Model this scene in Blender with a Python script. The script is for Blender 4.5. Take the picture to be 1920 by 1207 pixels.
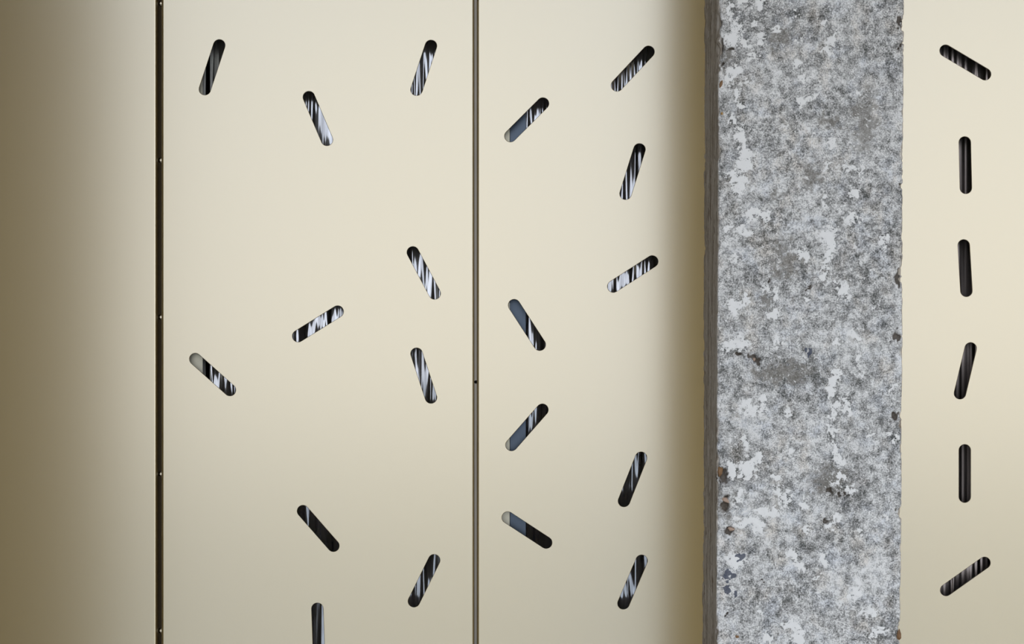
import bpy, bmesh, math, random
import numpy as np
from mathutils import Vector

# ------------------------------------------------------------------ clear
for o in list(bpy.data.objects):
    bpy.data.objects.remove(o, do_unlink=True)
scene = bpy.context.scene
C = scene.collection

# wall plane is Y = 0, outside is -Y.  one photo pixel = 1 mm on the wall plane
EYE_Z = 1.60
def X(px): return (px - 960.0) / 1000.0
def Z(py): return EYE_Z + (700.0 - py) / 1000.0

# ------------------------------------------------------------------ camera
cam_d = bpy.data.cameras.new('camera')
cam = bpy.data.objects.new('camera', cam_d)
C.objects.link(cam)
cam.location = (0.0, -5.0, EYE_Z)
cam.rotation_euler = (math.pi / 2, 0, 0)
cam_d.sensor_width = 36.0
cam_d.lens = 36.0 * 5.0 / 1.92
cam_d.shift_y = (700 - 603.5) / 1920.0
cam_d.clip_start = 0.05
scene.camera = cam

# ------------------------------------------------------------------ sky, exposure
world = bpy.data.worlds.new('overcast_sky')
scene.world = world
world.use_nodes = True
wn = world.node_tree
wn.nodes.clear()
wbg = wn.nodes.new('ShaderNodeBackground')
wout = wn.nodes.new('ShaderNodeOutputWorld')
wtc = wn.nodes.new('ShaderNodeTexCoord')
wsep = wn.nodes.new('ShaderNodeSeparateXYZ')
wramp = wn.nodes.new('ShaderNodeValToRGB')          # hazy white horizon going to pale blue overhead, same all round
wramp.color_ramp.elements[0].position = 0.0
wramp.color_ramp.elements[0].color = (0.98, 0.98, 1.0, 1)
wramp.color_ramp.elements[1].position = 0.5
wramp.color_ramp.elements[1].color = (0.84, 0.93, 1.06, 1)
wn.links.new(wtc.outputs['Generated'], wsep.inputs[0])
wn.links.new(wsep.outputs['Z'], wramp.inputs[0])
wn.links.new(wramp.outputs[0], wbg.inputs[0])
wbg.inputs[1].default_value = 1.0
wn.links.new(wbg.outputs[0], wout.inputs[0])
vs = scene.view_settings
vs.view_transform = 'Standard'
vs.look = 'None'
vs.gamma = 1.0
vs.use_curve_mapping = False
vs.exposure = 0.75

# ------------------------------------------------------------------ helpers
def tag(o, label=None, cat=None, group=None, kind=None):
    if label: o['label'] = label
    if cat: o['category'] = cat
    if group: o['group'] = group
    if kind: o['kind'] = kind
    return o

def link(name, me, mat=None, parent=None):
    o = bpy.data.objects.new(name, me)
    C.objects.link(o)
    if mat is not None:
        me.materials.clear()
        me.materials.append(mat)
    if parent is not None:
        o.parent = parent
    return o

def box_bm(bm, x0, x1, y0, y1, z0, z1):
    vsx = [bm.verts.new(p) for p in ((x0,y0,z0),(x1,y0,z0),(x1,y1,z0),(x0,y1,z0),
                                     (x0,y0,z1),(x1,y0,z1),(x1,y1,z1),(x0,y1,z1))]
    for f in ((0,3,2,1),(4,5,6,7),(0,1,5,4),(1,2,6,5),(2,3,7,6),(3,0,4,7)):
        bm.faces.new([vsx[i] for i in f])

def bm_obj(name, bm, mat, parent=None, smooth=False):
    me = bpy.data.meshes.new(name)
    bmesh.ops.recalc_face_normals(bm, faces=bm.faces[:])
    bm.to_mesh(me)
    bm.free()
    if smooth:
        me.polygons.foreach_set('use_smooth', [True] * len(me.polygons))
    return link(name, me, mat, parent)

def _h(i, j, k, s):
    n = (i.astype(np.int64) * 374761393 + j.astype(np.int64) * 668265263 + k.astype(np.int64) * 2147483647 + s * 1274126177) & 0xffffffff
    n = ((n ^ (n >> 13)) * 1274126177) & 0xffffffff
    n = n ^ (n >> 16)
    return (n & 0xffff) / 32767.5 - 1.0

def vnoise(x, y, z=None, s=0):
    """smooth value noise in -1..1"""
    x = np.asarray(x, float); y = np.asarray(y, float)
    if z is None:
        z = np.zeros_like(x)
    xi, yi, zi = np.floor(x), np.floor(y), np.floor(z)
    fx, fy, fz = x - xi, y - yi, z - zi
    q = lambda t: t * t * t * (t * (t * 6 - 15) + 10)
    fx, fy, fz = q(fx), q(fy), q(fz)
    r = 0
    for a in (0, 1):
        for b in (0, 1):
            for c in (0, 1):
                w = (fx if a else 1 - fx) * (fy if b else 1 - fy) * (fz if c else 1 - fz)
                r = r + w * _h(xi + a, yi + b, zi + c, s)
    return r

def fbm(x, y, z=None, s=0, oct=4, rough=0.5):
    a, t, r = 1.0, 0.0, 0.0
    f = 1.0
    for i in range(oct):
        r = r + a * vnoise(x * f, y * f, None if z is None else z * f, s + i * 17)
        t += a; a *= rough; f *= 2.03
    return r / t

def sstep(a, b, x):
    t = np.clip((x - a) / (b - a), 0, 1)
    return t * t * (3 - 2 * t)

# ------------------------------------------------------------------ materials
class NT:
    def __init__(self, name):
        self.m = bpy.data.materials.new(name)
        self.m.use_nodes = True
        self.t = self.m.node_tree
        self.b = self.t.nodes['Principled BSDF']
    def n(self, typ, **kw):
        nd = self.t.nodes.new(typ)
        for k, v in kw.items():
            setattr(nd, k, v)
        return nd
    def l(self, a, b):
        self.t.links.new(a, b)
    def val(self, sock, v):
        if hasattr(v, 'is_linked') or isinstance(v, bpy.types.NodeSocket):
            self.l(v, sock)
        else:
            sock.default_value = v
    def coord(self, scale=(1, 1, 1)):
        tc = self.n('ShaderNodeTexCoord')
        mp = self.n('ShaderNodeMapping')
        mp.inputs['Scale'].default_value = scale
        self.l(tc.outputs['Object'], mp.inputs['Vector'])
        return mp.outputs['Vector']
    def noise(self, vec, scale, detail=4, rough=0.5, dist=0.0):
        nd = self.n('ShaderNodeTexNoise')
        self.l(vec, nd.inputs['Vector'])
        nd.inputs['Scale'].default_value = scale
        nd.inputs['Detail'].default_value = detail
        nd.inputs['Roughness'].default_value = rough
        nd.inputs['Distortion'].default_value = dist
        return nd.outputs['Fac']
    def math(self, op, a, b=0.0, c=0.0):
        nd = self.n('ShaderNodeMath', operation=op)
        self.val(nd.inputs[0], a); self.val(nd.inputs[1], b); self.val(nd.inputs[2], c)
        return nd.outputs[0]
    def mapr(self, v, a, b, c=0.0, d=1.0, smooth=False):
        nd = self.n('ShaderNodeMapRange')
        nd.interpolation_type = 'SMOOTHSTEP' if smooth else 'LINEAR'
        nd.clamp = True
        self.l(v, nd.inputs['Value'])
        for i, q in zip((1, 2, 3, 4), (a, b, c, d)):
            nd.inputs[i].default_value = q
        return nd.outputs[0]
    def ramp(self, v, stops):
        nd = self.n('ShaderNodeValToRGB')
        e = nd.color_ramp.elements
        while len(e) < len(stops):
            e.new(0.5)
        for el, (p, c) in zip(e, stops):
            el.position = p; el.color = (*c, 1)
        self.l(v, nd.inputs[0])
        return nd.outputs[0]
    def mix(self, f, a, b, mode='MIX'):
        nd = self.n('ShaderNodeMix', data_type='RGBA', blend_type=mode)
        self.val(nd.inputs[0], f)
        for sck, v in ((nd.inputs[6], a), (nd.inputs[7], b)):
            if isinstance(v, tuple):
                sck.default_value = (*v, 1)
            else:
                self.l(v, sck)
        return nd.outputs[2]
    def attr(self, name):
        nd = self.n('ShaderNodeAttribute')
        nd.attribute_name = name
        return nd.outputs['Fac']
    def bump(self, h, strength, dist):
        nd = self.n('ShaderNodeBump')
        nd.inputs['Strength'].default_value = strength
        nd.inputs['Distance'].default_value = dist
        self.l(h, nd.inputs['Height'])
        self.l(nd.outputs[0], self.b.inputs['Normal'])

def metal(name, col, rough, brushed=True, metallic=1.0):
    t = NT(name)
    v = t.coord((1, 1, 0.012))
    n = t.noise(v, 900, 3, 0.6)
    t.b.inputs['Metallic'].default_value = metallic
    t.l(t.mix(t.mapr(n, 0.3, 0.7), tuple(c * 0.985 for c in col), tuple(min(1, c * 1.015) for c in col)), t.b.inputs['Base Color'])
    if brushed:
        t.l(t.mapr(n, 0.3, 0.7, rough * 0.96, rough * 1.04), t.b.inputs['Roughness'])
    else:
        t.b.inputs['Roughness'].default_value = rough
    return t.m

def anodised():
    t = NT('champagne_anodised_aluminium')
    n = t.noise(t.coord((1, 1, 0.012)), 900, 3, 0.6)
    t.b.inputs['Metallic'].default_value = 1.0
    t.l(t.mix(t.mapr(n, 0.3, 0.7), (0.635, 0.63, 0.572), (0.66, 0.655, 0.597)), t.b.inputs['Base Color'])
    t.l(t.mapr(n, 0.3, 0.7, 0.172, 0.186), t.b.inputs['Roughness'])
    d = t.n('ShaderNodeBsdfPrincipled')
    d.inputs['Metallic'].default_value = 1.0
    d.inputs['Base Color'].default_value = (0.74, 0.53, 0.17, 1)
    d.inputs['Roughness'].default_value = 0.55
    mx = t.n('ShaderNodeMixShader')
    mx.inputs[0].default_value = 0.41
    t.l(t.b.outputs[0], mx.inputs[1]); t.l(d.outputs[0], mx.inputs[2])
    t.l(mx.outputs[0], t.t.nodes['Material Output'].inputs['Surface'])
    return t.m
M_PANEL = anodised()
M_RAIL = metal('champagne_rail_metal', (0.52, 0.50, 0.41), 0.40)
M_STEEL = metal('blue_grey_steel', (0.075, 0.095, 0.125), 0.28)
M_SCREW = metal('bright_screw_metal', (0.72, 0.67, 0.56), 0.30, False)
M_SEAM = metal('brown_seam_strip', (0.055, 0.042, 0.027), 0.5)
M_SEAM_GREY = metal('grey_seam_strip', (0.45, 0.42, 0.38), 0.42)

def flat_mat(name, a, b, scale, rough=0.8, bump=0.0):
    t = NT(name)
    v = t.coord()
    n = t.noise(v, scale, 6, 0.6)
    t.l(t.mix(t.mapr(n, 0.3, 0.7), a, b), t.b.inputs['Base Color'])
    t.b.inputs['Roughness'].default_value = rough
    if bump:
        t.bump(n, 0.4, bump)
    return t.m

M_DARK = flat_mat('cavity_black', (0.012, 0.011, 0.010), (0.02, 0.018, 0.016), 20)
M_FLOOR = flat_mat('paving_grey', (0.50, 0.485, 0.455), (0.58, 0.565, 0.53), 3, 0.85, 0.004)
M_BLOCK = flat_mat('light_block_concrete', (0.50, 0.48, 0.45), (0.58, 0.56, 0.53), 2, 0.9, 0.003)
M_BLOCK_BROWN = flat_mat('light_block_brown', (0.04, 0.027, 0.014), (0.055, 0.038, 0.02), 4, 0.9, 0.003)

def foil_mat():
    t = NT('crinkled_foil')
    v = t.coord((1, 1, 0.05))
    n = t.noise(v, 160, 4, 0.6)
    t.b.inputs['Metallic'].default_value = 1.0
    t.l(t.mix(t.mapr(n, 0.35, 0.65), (0.33, 0.35, 0.39), (0.66, 0.70, 0.77)), t.b.inputs['Base Color'])
    t.b.inputs['Roughness'].default_value = 0.085
    d = t.n('ShaderNodeBsdfPrincipled')
    d.inputs['Metallic'].default_value = 1.0
    d.inputs['Base Color'].default_value = (0.50, 0.45, 0.42, 1)
    d.inputs['Roughness'].default_value = 0.5
    mx = t.n('ShaderNodeMixShader')
    mx.inputs[0].default_value = 0.26
    t.l(t.b.outputs[0], mx.inputs[1]); t.l(d.outputs[0], mx.inputs[2])
    t.l(mx.outputs[0], t.t.nodes['Material Output'].inputs['Surface'])
    return t.m
M_FOIL = foil_mat()

def concrete_mat():
    t = NT('weathered_concrete')
    v = t.coord()
    fine = t.noise(v, 420, 4, 0.75)
    mid = t.noise(v, 70, 8, 0.74, 0.2)
    big = t.noise(v, 13, 5, 0.55)
    vs_ = t.coord((1, 1, 0.25))
    streak = t.noise(vs_, 45, 5, 0.6)
    a = t.math('MULTIPLY', fine, 0.50)
    a = t.math('MULTIPLY_ADD', mid, 0.54, a)
    a = t.math('MULTIPLY_ADD', big, 0.22, a)
    a = t.math('MULTIPLY_ADD', streak, 0.10, a)          # mean 0.68
    base = t.ramp(a, [(0.555, (0.075, 0.079, 0.07)), (0.622, (0.25, 0.245, 0.235)),
                      (0.665, (0.45, 0.44, 0.425)), (0.707, (0.65, 0.64, 0.62)), (0.757, (0.87, 0.855, 0.83))])
    tint = t.noise(v, 28, 4, 0.6)
    base = t.mix(t.mapr(tint, 0.5, 0.68, 0, 0.55), base, (0.90, 0.95, 1.05), 'MULTIPLY')
    warm = t.noise(t.coord((1.3, 1, 0.9)), 22, 4, 0.6)
    base = t.mix(t.mapr(warm, 0.52, 0.7, 0, 0.7), base, (1.0, 0.93, 0.85), 'MULTIPLY')
    # brown stained zones and bare spots
    st = t.math('ADD', t.attr('stain'), t.math('MULTIPLY', t.math('SUBTRACT', mid, 0.5), 1.3))
    base = t.mix(t.mapr(st, 0.35, 0.75, 0, 0.72), base, t.mix(fine, (0.11, 0.10, 0.085), (0.30, 0.275, 0.235)))
    # remnants of white skim coat
    p = t.math('ADD', t.attr('paint'), t.math('MULTIPLY', t.math('SUBTRACT', mid, 0.5), 2.6))
    p = t.math('ADD', p, t.math('MULTIPLY', t.math('SUBTRACT', fine, 0.5), 1.4))
    pm = t.mapr(p, 0.50, 0.66, 0, 1, True)
    # freckles of the same coat everywhere
    fr = t.math('ADD', t.noise(v, 120, 3, 0.5, 0.6), t.math('MULTIPLY', big, 0.25))
    frm = t.mapr(fr, 0.79, 0.84, 0, 0.75, True)
    fl = t.mapr(t.math('ADD', t.noise(v, 260, 2, 0.5, 0.8), t.math('MULTIPLY', mid, 0.35)), 0.82, 0.87, 0, 0.9, True)
    pm = t.math('MAXIMUM', t.math('MAXIMUM', pm, frm), fl)
    base = t.mix(pm, base, t.mix(mid, (0.88, 0.865, 0.84), (0.92, 0.905, 0.88)))
    # holes
    hl = t.math('ADD', t.attr('hole'), t.math('MULTIPLY', t.math('SUBTRACT', fine, 0.5), 0.9))
    base = t.mix(t.mapr(hl, 0.45, 0.65, 0, 0.92), base, t.mix(mid, (0.035, 0.028, 0.02), (0.13, 0.10, 0.075)))
    pit = t.math('SUBTRACT', t.noise(v, 300, 3, 0.6, 1.0), t.math('MULTIPLY', streak, 0.15))
    base = t.mix(t.mapr(pit, 0.19, 0.25, 0.85, 0, True), base, (0.085, 0.075, 0.062))
    nv = t.math('ADD', t.attr('navy'), t.math('MULTIPLY', t.math('SUBTRACT', mid, 0.5), 0.9))
    base = t.mix(t.mapr(nv, 0.48, 0.58, 0, 0.9), base, (0.075, 0.085, 0.12))
    # side faces: board-marked, brown grey, vertical grain; lightened to stand in for weak light
    vg = t.coord((1, 1, 0.05))
    gr = t.noise(vg, 260, 5, 0.65)
    gb = t.noise(t.coord((1, 1, 0.12)), 40, 5, 0.6)
    sidec = t.ramp(t.math('ADD', t.math('MULTIPLY', gr, 0.5), t.math('MULTIPLY', gb, 0.5)),
                   [(0.40, (0.26, 0.20, 0.145)), (0.49, (0.64, 0.57, 0.48)), (0.60, (0.80, 0.74, 0.66))])
    base = t.mix(t.attr('side'), base, sidec)
    t.l(base, t.b.inputs['Base Color'])
    t.b.inputs['Roughness'].default_value = 0.88
    t.b.inputs['Specular IOR Level'].default_value = 0.3
    hgt = t.math('ADD', t.math('MULTIPLY', fine, 0.7), t.math('MULTIPLY', pm, 0.35))
    t.bump(hgt, 0.55, 0.0016)
    return t.m
M_CONC = concrete_mat()

# ------------------------------------------------------------------ the setting
WALL_L = X(-318)
WALL_R = X(2730)
CEIL = 2.95
bm = bmesh.new(); box_bm(bm, -30, 30, -40, 0.6, -0.2, 0.0)
tag(bm_obj('floor', bm, M_FLOOR), 'grey paved ground in front of the wall', kind='structure')
bm = bmesh.new(); box_bm(bm, WALL_L - 0.3, 4.0, -2.2, 0.6, CEIL, CEIL + 0.25)  # added slab out of view, darkens what the panel tops reflect
tag(bm_obj('shade_slab', bm, M_BLOCK), 'unseen concrete slab added overhead to shade the panel tops', kind='structure')
bm = bmesh.new(); box_bm(bm, WALL_L - 0.3, WALL_L, -3.6, 0.6, 0.0, CEIL)  # unseen wall, placed and kept dark to shade the left panel's reflection
tag(bm_obj('shade_wall_left', bm, M_BLOCK_BROWN), 'unseen dark brown wall added to darken the left panel by reflection', kind='structure')
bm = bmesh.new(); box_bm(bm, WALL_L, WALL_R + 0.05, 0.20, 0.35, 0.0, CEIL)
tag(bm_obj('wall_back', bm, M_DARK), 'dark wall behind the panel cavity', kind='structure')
bm = bmesh.new(); box_bm(bm, WALL_R, WALL_R + 0.25, -1.4, 0.20, 0.0, CEIL)  # added out of view to block sky light from the right
tag(bm_obj('shade_wall_right', bm, M_BLOCK), 'unseen concrete wall added to cut sky light on the right panels', kind='structure')

# ------------------------------------------------------------------ cladding panels
SLOT_R = 0.0110
slots = [((411,85),(384,167)), ((579,182),(613,262)), ((808,86),(781,168)), ((1216,97),(1157,160)),
         ((1018,194),(957,255)), ((1199,280),(1173,363)), ((774,473),(815,550)), ((633,584),(559,630)),
         ((366,673),(431,731)), ((781,663),(808,745)), ((964,572),(1012,646)), ((1223,490),(1150,537)),
         ((1017,768),(959,834)), ((1202,858),(1170,939)), ((952,970),(1024,1017)), ((568,958),(625,1023)),
         ((814,1050),(776,1127)), ((1203,1051),(1169,1131)), ((595,1141),(598,1226)),
         ((1773,95),(1847,139)), ((1809,267),(1811,352)), ((1807,460),(1812,545)), ((1820,653),(1800,737)),
         ((1809,844),(1809,931)), ((1846,1055),(1774,1106))]
random.seed(5)
for cx in (398, 596, 796, 988, 1186, 1810, 2008, 2220, 2418, 2616):     # the pattern runs on outside the frame
    for k in range(-3, 9):
        cy = 127 + 192.3 * k
        seen = (-60 < cy < 1270) and cx < 1990
        if seen or random.random() < 0.45:
            continue
        an = math.radians(random.uniform(0, 180))
        if cx in (398, 796, 988): an = math.radians(random.uniform(35, 145))
        dx, dy = 43 * math.cos(an), 43 * math.sin(an)
        slots.append(((cx - dx, cy - dy), (cx + dx, cy + dy)))

T = 0.004       # sheet thickness
BR = 0.0042     # outer radius of the folded edge
RET = 0.028     # depth of the folded return

def make_panel(px0, px1, z0, z1, label):
    xa, xb = X(px0), X(px1)
    xi0, xi1 = xa + BR, xb - BR
    cu = bpy.data.curves.new('panel_outline', 'CURVE')
    cu.dimensions = '2D'; cu.fill_mode = 'BOTH'
    cu.extrude = T / 2 - 0.0007; cu.bevel_depth = 0.0007; cu.offset = -0.0007; cu.bevel_resolution = 1
    def poly(pts):
        s = cu.splines.new('POLY'); s.points.add(len(pts) - 1)
        for q, (a, b) in zip(s.points, pts):
            q.co = (a, b, 0, 1)
        s.use_cyclic_u = True
    poly([(xi0 - 0.0007, z0), (xi1 + 0.0007, z0), (xi1 + 0.0007, z1), (xi0 - 0.0007, z1)])
    for (p, q) in slots:
        if not (px0 + 20 < (p[0] + q[0]) / 2 < px1 - 20):
            continue
        a = Vector((X(p[0]), Z(p[1]))); b = Vector((X(q[0]), Z(q[1])))
        d = (b - a).normalized(); an = math.atan2(d.y, d.x)
        pts = []
        for i in range(17):
            t = an - math.pi / 2 + math.pi * i / 16
            pts.append((b.x + SLOT_R * math.cos(t), b.y + SLOT_R * math.sin(t)))
        for i in range(17):
            t = an + math.pi / 2 + math.pi * i / 16
            pts.append((a.x + SLOT_R * math.cos(t), a.y + SLOT_R * math.sin(t)))
        poly(pts[::-1])
    tmp = bpy.data.objects.new('tmp', cu); C.objects.link(tmp)
    me = bpy.data.meshes.new_from_object(tmp)
    bpy.data.objects.remove(tmp, do_unlink=True); bpy.data.curves.remove(cu)
    bm = bmesh.new(); bm.from_mesh(me); bpy.data.meshes.remove(me)
    for v in bm.verts:                       # curve plane (x, y) -> wall plane (x, z); front face at Y = 0
        x, y, z = v.co
        v.co = (x, T / 2 - z, y)
    bmesh.ops.remove_doubles(bm, verts=bm.verts[:], dist=1e-6)
    # folded edges
    for s, xe in ((-1, xi0), (1, xi1)):
        prof = []
        for i in range(7):
            t = math.pi / 2 * i / 6
            prof.append((xe + s * BR * math.sin(t), BR - BR * math.cos(t)))
        prof.append((xe + s * BR, RET))
        prof.append((xe + s * (BR - 0.0015), RET))
        prof.append((xe + s * (BR - 0.0015), BR))
        prof.append((xe, T))
        r0 = [bm.verts.new((a, b, z0)) for a, b in prof]
        r1 = [bm.verts.new((a, b, z1)) for a, b in prof]
        n = len(prof)
        for i in range(n - 1):
            f = bm.faces.new((r0[i], r0[i + 1], r1[i + 1], r1[i]))
            f.smooth = i < 6
    return tag(bm_obj('cladding_panel', bm, M_PANEL), label, 'panel', 'champagne metal wall panels')

Z0, Z1 = 0.02, CEIL - 0.01
PAN = [(-314, 293.2, 'plain unslotted champagne metal panel darkening toward the left edge'),
       (302.4, 889.0, 'wide slotted champagne metal panel between the two vertical seams'),
       (894.0, 1484, 'slotted champagne metal panel running behind the left side of the concrete column'),
       (1512, 2098, 'slotted champagne metal panel right of the concrete column'),
       (2103, 2725, 'champagne metal panel beyond the right edge of the picture')]
for a, b, lab in PAN:
    make_panel(a, b, Z0, Z1, lab)

# ------------------------------------------------------------------ rails behind the seams
def screw_mesh():
    bm = bmesh.new()
    R_, H_ = 0.0056, 0.0034
    rings = []
    for j in range(5):
        t = j / 4 * math.pi / 2
        r, h = R_ * math.cos(t), H_ * math.sin(t)
        if j == 4:
            r, h = 0.0016, H_
        rings.append([bm.verts.new((r * math.cos(a), -h, r * math.sin(a))) for a in [2 * math.pi * i / 14 for i in range(14)]])
    low = [bm.verts.new((0.0016 * math.cos(2 * math.pi * i / 14), -H_ + 0.0015, 0.0016 * math.sin(2 * math.pi * i / 14))) for i in range(14)]
    rings.append(low)
    for a, b in zip(rings[:-1], rings[1:]):
        for i in range(14):
            f = bm.faces.new((a[i], a[(i + 1) % 14], b[(i + 1) % 14], b[i])); f.smooth = True
    bm.faces.new(low)
    bmesh.ops.recalc_face_normals(bm, faces=bm.faces[:])
    me = bpy.data.meshes.new('screw'); bm.to_mesh(me); bm.free()
    me.materials.append(M_SCREW)
    return me
SCREW = screw_mesh()

def make_rail(cpx, half, label, strip_mat, screws, gap):
    root = bpy.data.objects.new('seam_rail', None); C.objects.link(root)
    root.location = (X(cpx), 0, 0)
    tag(root, label, 'rail', 'rails behind the panel seams')
    bm = bmesh.new()                       # hat section: wide flange close behind the sheets
    h = half / 1000.0
    box_bm(bm, -h, h, 0.034, 0.037, Z0, Z1)
    box_bm(bm, -h, -h + 0.003, 0.037, 0.085, Z0, Z1)
    box_bm(bm, h - 0.003, h, 0.037, 0.085, Z0, Z1)
    bm_obj('hat_section', bm, M_RAIL, root)
    bm = bmesh.new()
    g = gap / 1000.0
    box_bm(bm, -g, g, 0.0325, 0.034, Z0, Z1)
    bm_obj('backing_strip', bm, strip_mat, root)
    for py in screws:
        o = link('screw', SCREW, None, root)
        o.location = (-0.0002, 0.0325, Z(py))
    return root

r1 = make_rail(298, 78, 'champagne rail with brown strip and screws behind the left seam', M_SEAM, [2 + 295.8 * k for k in range(-2, 8)], 9)
r2 = make_rail(891.5, 64, 'champagne rail with grey strip behind the seam left of the column', M_SEAM_GREY, [], 8)
r3 = make_rail(1498, 64, 'metal rail behind the seam hidden by the concrete column', M_SEAM, [], 16)
r4 = make_rail(2100.5, 64, 'metal rail behind the seam beyond the right edge', M_SEAM_GREY, [], 8)
# dark disc standing in for the small drilled hole of the middle seam
bm = bmesh.new()
ring = [[bm.verts.new((r * math.cos(2*math.pi*i/16), d, r * math.sin(2*math.pi*i/16))) for i in range(16)] for r, d in ((0.0032, 0.0), (0.0029, -0.0010), (0.0022, -0.0010), (0.0020, -0.0002))]
for a, b in zip(ring[:-1], ring[1:]):
    for i in range(16):
        bm.faces.new((a[i], a[(i+1) % 16], b[(i+1) % 16], b[i]))
bm.faces.new(ring[-1])
ho = bm_obj('dark_hole_disc', bm, M_DARK, r2)
ho.location = (0.0005, 0.0324, Z(716)); ho['label'] = 'small dark disc standing in for a hole in the seam'
# blue-grey angle fixed beside the middle rail
def make_angle(px0, px1, label):
    bm = bmesh.new()
    a, b = X(px0), X(px1)
    box_bm(bm, a, b, 0.050, 0.053, Z0, Z1)
    box_bm(bm, b - 0.003, b, 0.053, 0.085, Z0, Z1)
    return tag(bm_obj('steel_angle', bm, M_STEEL), label, 'angle', 'steel angles in the cavity')
make_angle(956.5, 986, 'blue-grey steel angle seen through the slots beside the middle seam')

# ------------------------------------------------------------------ foil membrane in the cavity
def sheet(name, xs, zs, fn, mat, label, cat):
    xx, zz = np.meshgrid(xs, zs)
    yy = fn(xx, zz)
    ny, nx = xx.shape
    co = np.stack([xx, yy, zz], -1).reshape(-1, 3)
    idx = np.arange(nx * ny).reshape(ny, nx)
    q = np.stack([idx[:-1, :-1], idx[:-1, 1:], idx[1:, 1:], idx[1:, :-1]], -1).reshape(-1, 4)
    me = bpy.data.meshes.new(name)
    me.vertices.add(len(co)); me.vertices.foreach_set('co', co.ravel())
    me.loops.add(q.size); me.loops.foreach_set('vertex_index', q.ravel())
    me.polygons.add(len(q)); me.polygons.foreach_set('loop_start', np.arange(0, q.size, 4)); me.polygons.foreach_set('loop_total', np.full(len(q), 4))
    me.polygons.foreach_set('use_smooth', np.ones(len(q), bool))
    me.update(); me.validate()
    return tag(link(name, me, mat), label, cat)

def foil_fn(xx, zz):
    u = xx + 0.006 * vnoise(xx * 6, zz * 3.0, s=3)
    lean = 0.065 * np.clip(1.62 - zz, 0, 0.35) ** 2 / 0.35
    return 0.104 + lean + 0.0020 * vnoise(u / 0.024, zz * 3.0, s=11) + 0.0007 * vnoise(u / 0.0075, zz * 4.0, s=23) + 0.0002 * vnoise(u / 0.0035, zz * 7, s=29)
sheet('foil_membrane', np.arange(X(382), X(1490), 0.0012), np.arange(0.95, 2.52, 0.013), foil_fn, M_FOIL,
      'crinkled silver grey foil sheet behind the slots left of the column', 'foil')
def ribbed_fn(xx, zz):
    u = xx + 0.002 * vnoise(xx * 6, zz * 1.0, s=4)
    return 0.075 + 0.0013 * vnoise(u / 0.022, zz * 0.5, s=41) + 0.0007 * vnoise(u / 0.005, zz * 0.8, s=43)
M_RIBBED = metal('dull_brown_grey_sheet', (0.37, 0.33, 0.32), 0.24)
sheet('ribbed_sheet', np.arange(X(1570), X(2030), 0.0015), np.arange(0.95, 2.52, 0.025), ribbed_fn, M_RIBBED,
      'dull brown-grey ribbed sheet behind the slots right of the column', 'metal sheet')

# ------------------------------------------------------------------ concrete column
WHITE = [(1372,20,8,20),(1382,52,15,10),(1370,72,14,14),(1399,85,13,8),(1427,72,7,10),(1560,72,8,15),(1553,97,7,9),(1496,122,11,7),
 (1502,142,4,13),(1414,112,13,5),(1382,174,6,11),(1389,194,9,9),(1522,184,5,9),(1499,191,9,6),(1608,176,3,7),(1386,258,9,15),(1397,288,13,13),
 (1528,251,15,5),(1556,268,8,9),(1449,55,9,6),(1427,8,13,10),(1397,5,15,6),(1496,27,5,6),(1543,45,5,7),(1499,75,6,9),(1414,47,4,11),
 (1397,312,15,11),(1370,325,13,6),(1384,347,15,17),(1593,314,13,6),(1553,310,6,11),(1615,317,4,20),(1419,404,15,8),(1437,407,9,9),
 (1397,435,18,8),(1367,429,11,8),(1557,442,16,21),(1553,484,6,13),(1548,504,6,9),(1543,526,11,10),(1504,479,9,11),(1598,412,15,8),
 (1658,449,13,9),(1581,546,9,17),(1588,558,7,7),(1516,558,13,6),(1546,372,4,15),(1439,543,11,6),(1456,553,7,7),(1399,558,13,8),(1379,573,15,11),
 (1444,588,15,6),(1600,365,13,8),(1379,486,9,9),(1387,645,22,12),(1365,652,8,8),(1459,642,9,6),(1600,635,11,13),(1566,640,11,7),(1608,667,5,15),
 (1613,694,4,7),(1563,704,11,20),(1557,732,8,10),(1573,756,11,11),(1566,779,8,11),(1594,764,5,17),(1414,769,21,14),(1434,759,9,15),(1402,754,9,9),
 (1399,829,9,10),(1556,806,13,7),(1551,821,7,7),(1563,841,7,11),(1571,858,15,11),(1419,863,13,11),(1402,881,15,15),(1374,881,11,17),(1459,893,10,6),
 (1489,848,9,9),(1576,896,9,6),(1481,774,6,7),(1630,814,9,6),(1675,821,6,7),(1673,734,6,7),(1474,937,13,13),(1437,957,28,7),(1394,977,18,10),
 (1424,991,15,15),(1449,964,15,9),(1511,939,6,11),(1455,918,8,7),(1594,917,9,10),(1553,985,13,5),(1566,972,6,10),(1510,996,8,8),(1379,1049,17,13),
 (1543,1051,10,9),(1494,1061,9,8),(1604,1108,10,19),(1608,1091,9,6),(1635,1145,20,5),(1476,1175,9,9),(1494,1180,13,15),(1494,1200,13,11),
 (1581,1178,5,11),(1630,1188,15,6),(1650,1179,17,5),(1437,1195,6,11),(1531,1086,8,5),(1429,1145,6,6),(1384,932,6,21),(1663,967,7,7),(1613,996,5,8),
 (1484,1041,9,11),(1378,130,16,10),(1366,150,8,16),(1372,225,8,14),(1404,152,9,6)]
STAIN = [(1560,898,34,24),(1475,500,16,26),(1440,700,24,14),(1557,228,18,11),(1455,70,22,16),(1440,565,14,9),(1360,950,14,24),(1524,330,18,18),
 (1357,115,9,34),(1620,230,22,60),(1480,700,50,18),(1455,375,12,10),(1470,470,14,20),(1545,905,26,14)]
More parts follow.
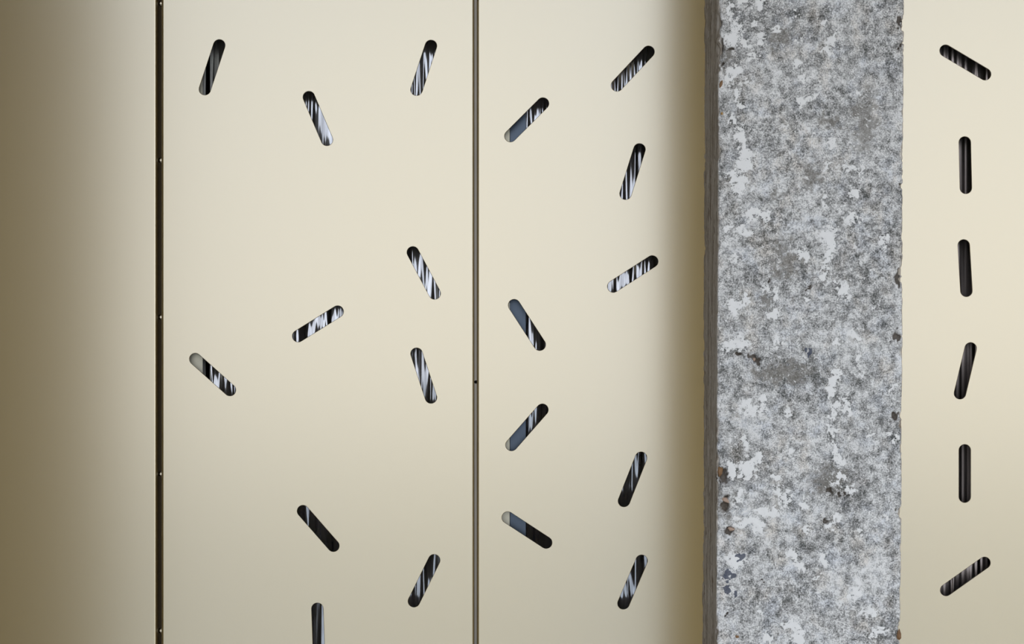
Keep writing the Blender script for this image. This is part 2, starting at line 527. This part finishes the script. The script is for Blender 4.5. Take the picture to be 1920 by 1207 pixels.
HOLE = [(1415,673,11,9),(1388,661,7,4),(1684,518,9,15),(1681,780,10,9),(1355,890,9,16),(1357,118,7,6),(1367,95,7,5),(1356,75,6,5),(1513,540,4,4),(1443,526,4,4),
 (1358,945,8,12),(1370,993,9,5),(1687,1190,7,14),(1690,345,6,6),(1691,85,5,7),(1688,40,5,10),(1347,885,6,14),(1582,925,7,4),(1551,921,6,5),(1362,1157,4,4),
 (1684,630,5,10),(1690,960,6,8),(1430,1088,3,3),(1546,978,9,4)]
NAVY = [(1514,659,8,7),(1388,1045,6,7),(1365,1079,8,9),(1366,1104,5,9),(1382,1117,6,5)]
KF = 0.851       # metres per 1000 px on the front face

def make_column():
    x0, x1, y0, y1 = 0.3272, 0.6229, -0.745, -0.449
    lean = 0.0042
    step = 0.0021
    per = []
    for y in np.linspace(y1, y0, 96): per.append((x0, y))
    for x in np.linspace(x0, x1, 156)[1:]: per.append((x, y0))
    for y in np.linspace(y0, y1, 80)[1:]: per.append((x1, y))
    for x in np.linspace(x1, x0, 6)[1:-1]: per.append((x, y1))
    per = np.array(per)
    z = np.concatenate([np.linspace(0, 1.0, 60)[:-1], np.arange(1.0, 2.40, step), np.linspace(2.40, CEIL, 60)])
    npz, npp = len(z), len(per)
    px = np.broadcast_to(per[:, 0], (npz, npp)).copy()
    py = np.broadcast_to(per[:, 1], (npz, npp)).copy()
    zz = np.broadcast_to(z[:, None], (npz, npp)).copy()
    # photo pixel coordinates of the front face
    fx0 = (px + lean * (zz - 1.7)) / KF * 1000 + 960
    fy0 = 700 - (zz - EYE_Z) / KF * 1000
    wx = 9 * fbm(px * 55, zz * 55, s=71, oct=4, rough=0.6) + 5 * vnoise(px * 220, zz * 220, s=75)
    wy = 9 * fbm(px * 55, zz * 55, s=73, oct=4, rough=0.6) + 5 * vnoise(px * 220, zz * 220, s=77)
    def field(lst, fall=0.75, warp=1.0):
        r = np.zeros_like(px)
        fx = fx0 + wx * warp; fy = fy0 + wy * warp
        for (a, b, rx, ry) in lst:
            m = (np.abs(fy - b) < ry * 2.6) & (np.abs(fx - a) < rx * 2.6)
            d = np.sqrt(((fx - a) / rx) ** 2 + ((fy - b) / ry) ** 2)
            r = np.where(m, np.maximum(r, np.clip(0.55 + fall * (1 - d), 0, 1)), r)
        return r
    onfront = (py < y0 + 0.02).astype(float)
    paint = field(WHITE + [(a, b - 1215, c, d) for a, b, c, d in WHITE[::2]] + [(a, b + 1215, c, d) for a, b, c, d in WHITE[1::2]], 0.75, 1.3)
    reg = np.exp(-((fx0 - 1392) / 38) ** 2) + 0.8 * np.exp(-((fx0 - 1565) / 45) ** 2)
    reg = reg * (0.5 + 0.9 * fbm(px * 18, zz * 12, s=81, oct=3)) * 0.34
    paint = np.clip(np.maximum(paint, reg) + 0.35 * reg, 0, 1) * onfront
    stain = field(STAIN, 0.6, 2.2) * onfront
    hole = field(HOLE, 0.8, 1.1) * onfront
    navy = field(NAVY, 0.9, 1.2) * onfront
    paint = np.where(py > y1 - 0.004, 1.0, paint)          # unseen rear face whitened to brighten its reflection in the panels
    # irregular rounded, chipped arrises
    left = px < (x0 + x1) / 2
    front = py < (y0 + y1) / 2
    sd = np.where(left, 1, 5) + np.where(front, 0, 9)
    chip = fbm(zz * 22, sd * 7.3, s=5, oct=5, rough=0.6)
    chip2 = fbm(zz * 90, sd * 3.1, s=9, oct=3, rough=0.6)
    r = 0.0028 + 0.011 * sstep(0.12, 0.6, chip) + 0.004 * sstep(0.05, 0.6, chip2)
    zone = np.exp(-((fy0 - 75) / 70) ** 2) + 0.9 * np.exp(-((fy0 - 930) / 70) ** 2) + 0.6 * np.exp(-((fy0 - 430) / 30) ** 2) + 0.7 * np.exp(-((fy0 - 1190) / 40) ** 2)
    zr = np.exp(-((fy0 - 518) / 25) ** 2) + 0.8 * np.exp(-((fy0 - 780) / 22) ** 2) + np.exp(-((fy0 - 1190) / 22) ** 2) + 0.6 * np.exp(-((fy0 - 70) / 60) ** 2)
    zone = np.where(left, zone, zr) * front
    r = r + 0.011 * zone * (0.5 + 0.8 * fbm(zz * 60, sd * 2.0, s=15, oct=4, rough=0.65)).clip(0, 1.2)
    crumb = front * zone * np.exp(-(np.minimum(np.abs(px - x0), np.abs(px - x1)) / 0.011) ** 2) * (0.55 + 1.3 * fbm(px * 120, zz * 70, s=19, oct=3))
    hole = np.clip(np.maximum(hole, 0.8 * crumb * onfront), 0, 1)
    cx = np.clip(px, x0 + r, x1 - r); cy = np.clip(py, y0 + r, y1 - r)
    dx, dy = px - cx, py - cy
    L = np.sqrt(dx * dx + dy * dy) + 1e-9
    k = np.where(L > r, r / L, 1.0)
    qx, qy = cx + dx * k, cy + dy * k
    nx, ny = dx / L, dy / L
    sideness = sstep(0.55, 0.9, np.abs(nx))
    rough = 0.0008 * fbm(px * 40, py * 40, zz * 40, s=31, oct=4) + 0.0006 * fbm(px * 160, py * 160, zz * 160, s=37, oct=3, rough=0.6)
    wav = 0.0016 * fbm(px * 4, py * 4, zz * 5, s=51, oct=2)
    edge = np.clip(1 - np.minimum(np.abs(px - x0), np.abs(px - x1)) / 0.012, 0, 1)
    ragged = -0.0022 * sstep(0.0, 0.6, fbm(px * 60, py * 60, zz * 60, s=61, oct=3)) * edge
    disp = rough + wav + ragged - 0.0055 * sstep(0.25, 0.95, hole) + 0.0005 * sstep(0.3, 0.8, paint) - 0.0008 * sstep(0.3, 0.9, stain)
    qx = qx + nx * disp + lean * (zz - 1.7); qy = qy + ny * disp
    co = np.stack([qx, qy, zz], -1).reshape(-1, 3)
    idx = np.arange(npz * npp).reshape(npz, npp)
    nxt = np.roll(idx, -1, axis=1)
    q = np.stack([idx[:-1], nxt[:-1], nxt[1:], idx[1:]], -1).reshape(-1, 4)
    me = bpy.data.meshes.new('concrete_column')
    me.vertices.add(len(co)); me.vertices.foreach_set('co', co.ravel())
    me.loops.add(q.size); me.loops.foreach_set('vertex_index', q.ravel())
    me.polygons.add(len(q)); me.polygons.foreach_set('loop_start', np.arange(0, q.size, 4)); me.polygons.foreach_set('loop_total', np.full(len(q), 4))
    me.polygons.foreach_set('use_smooth', np.ones(len(q), bool))
    for nm, arr in (('paint', paint), ('stain', stain), ('hole', hole), ('navy', navy), ('side', sideness)):
        at = me.attributes.new(nm, 'FLOAT', 'POINT')
        at.data.foreach_set('value', arr.ravel().astype(np.float32))
    me.update(); me.validate()
    # smooth normals need outward winding
    bm = bmesh.new(); bm.from_mesh(me); bmesh.ops.recalc_face_normals(bm, faces=bm.faces[:]); bm.to_mesh(me); bm.free()
    return tag(link('concrete_column', me, M_CONC), 'rough grey concrete column with white patches standing in front of the metal panels', 'column')
col = make_column()

# pebbles showing on the chipped arris
def pebble(px, py, rx, rz, mat, y=-0.7455, rot=0.0):
    bm = bmesh.new()
    bmesh.ops.create_icosphere(bm, subdivisions=1, radius=1.0)
    for v in bm.verts:
        w = 1 + 0.28 * math.sin(7 * v.co.x + 5 * v.co.z + px)
        v.co = Vector((v.co.x * rx * KF / 1000 * w, v.co.y * 0.0035, v.co.z * rz * KF / 1000 * w))
    o = bm_obj('pebble', bm, mat, col, False)
    o.location = ((px - 960) * KF / 1000, y + 0.0030, EYE_Z + (700 - py) * KF / 1000)
    o.rotation_euler = (0, rot, 0)
    return o
M_PB = flat_mat('pebble_brown', (0.17, 0.085, 0.03), (0.26, 0.14, 0.06), 150, 0.6)
M_PO = flat_mat('pebble_ochre', (0.42, 0.22, 0.06), (0.50, 0.30, 0.10), 150, 0.6)
M_PP = flat_mat('pebble_pink', (0.36, 0.24, 0.17), (0.48, 0.35, 0.27), 150, 0.7)
pebble(1352, 157, 5, 13, M_PB, rot=0.2, y=-0.7462)
pebble(1354, 213, 3, 4, M_PO)
pebble(1361, 938, 9, 5, M_PP, rot=0.4)
pebble(1370, 991, 8, 4, M_PP, rot=0.3)
pebble(1382, 1193, 5, 4, M_PB)
pebble(1414, 673, 3.5, 4, M_PP, y=-0.7425)
pebble(1350, 882, 5, 11, M_PB, rot=0.1)
pebble(1687, 1192, 5, 11, M_PB, y=-0.7435)
pebble(1634, 910, 3, 2.5, M_PO)
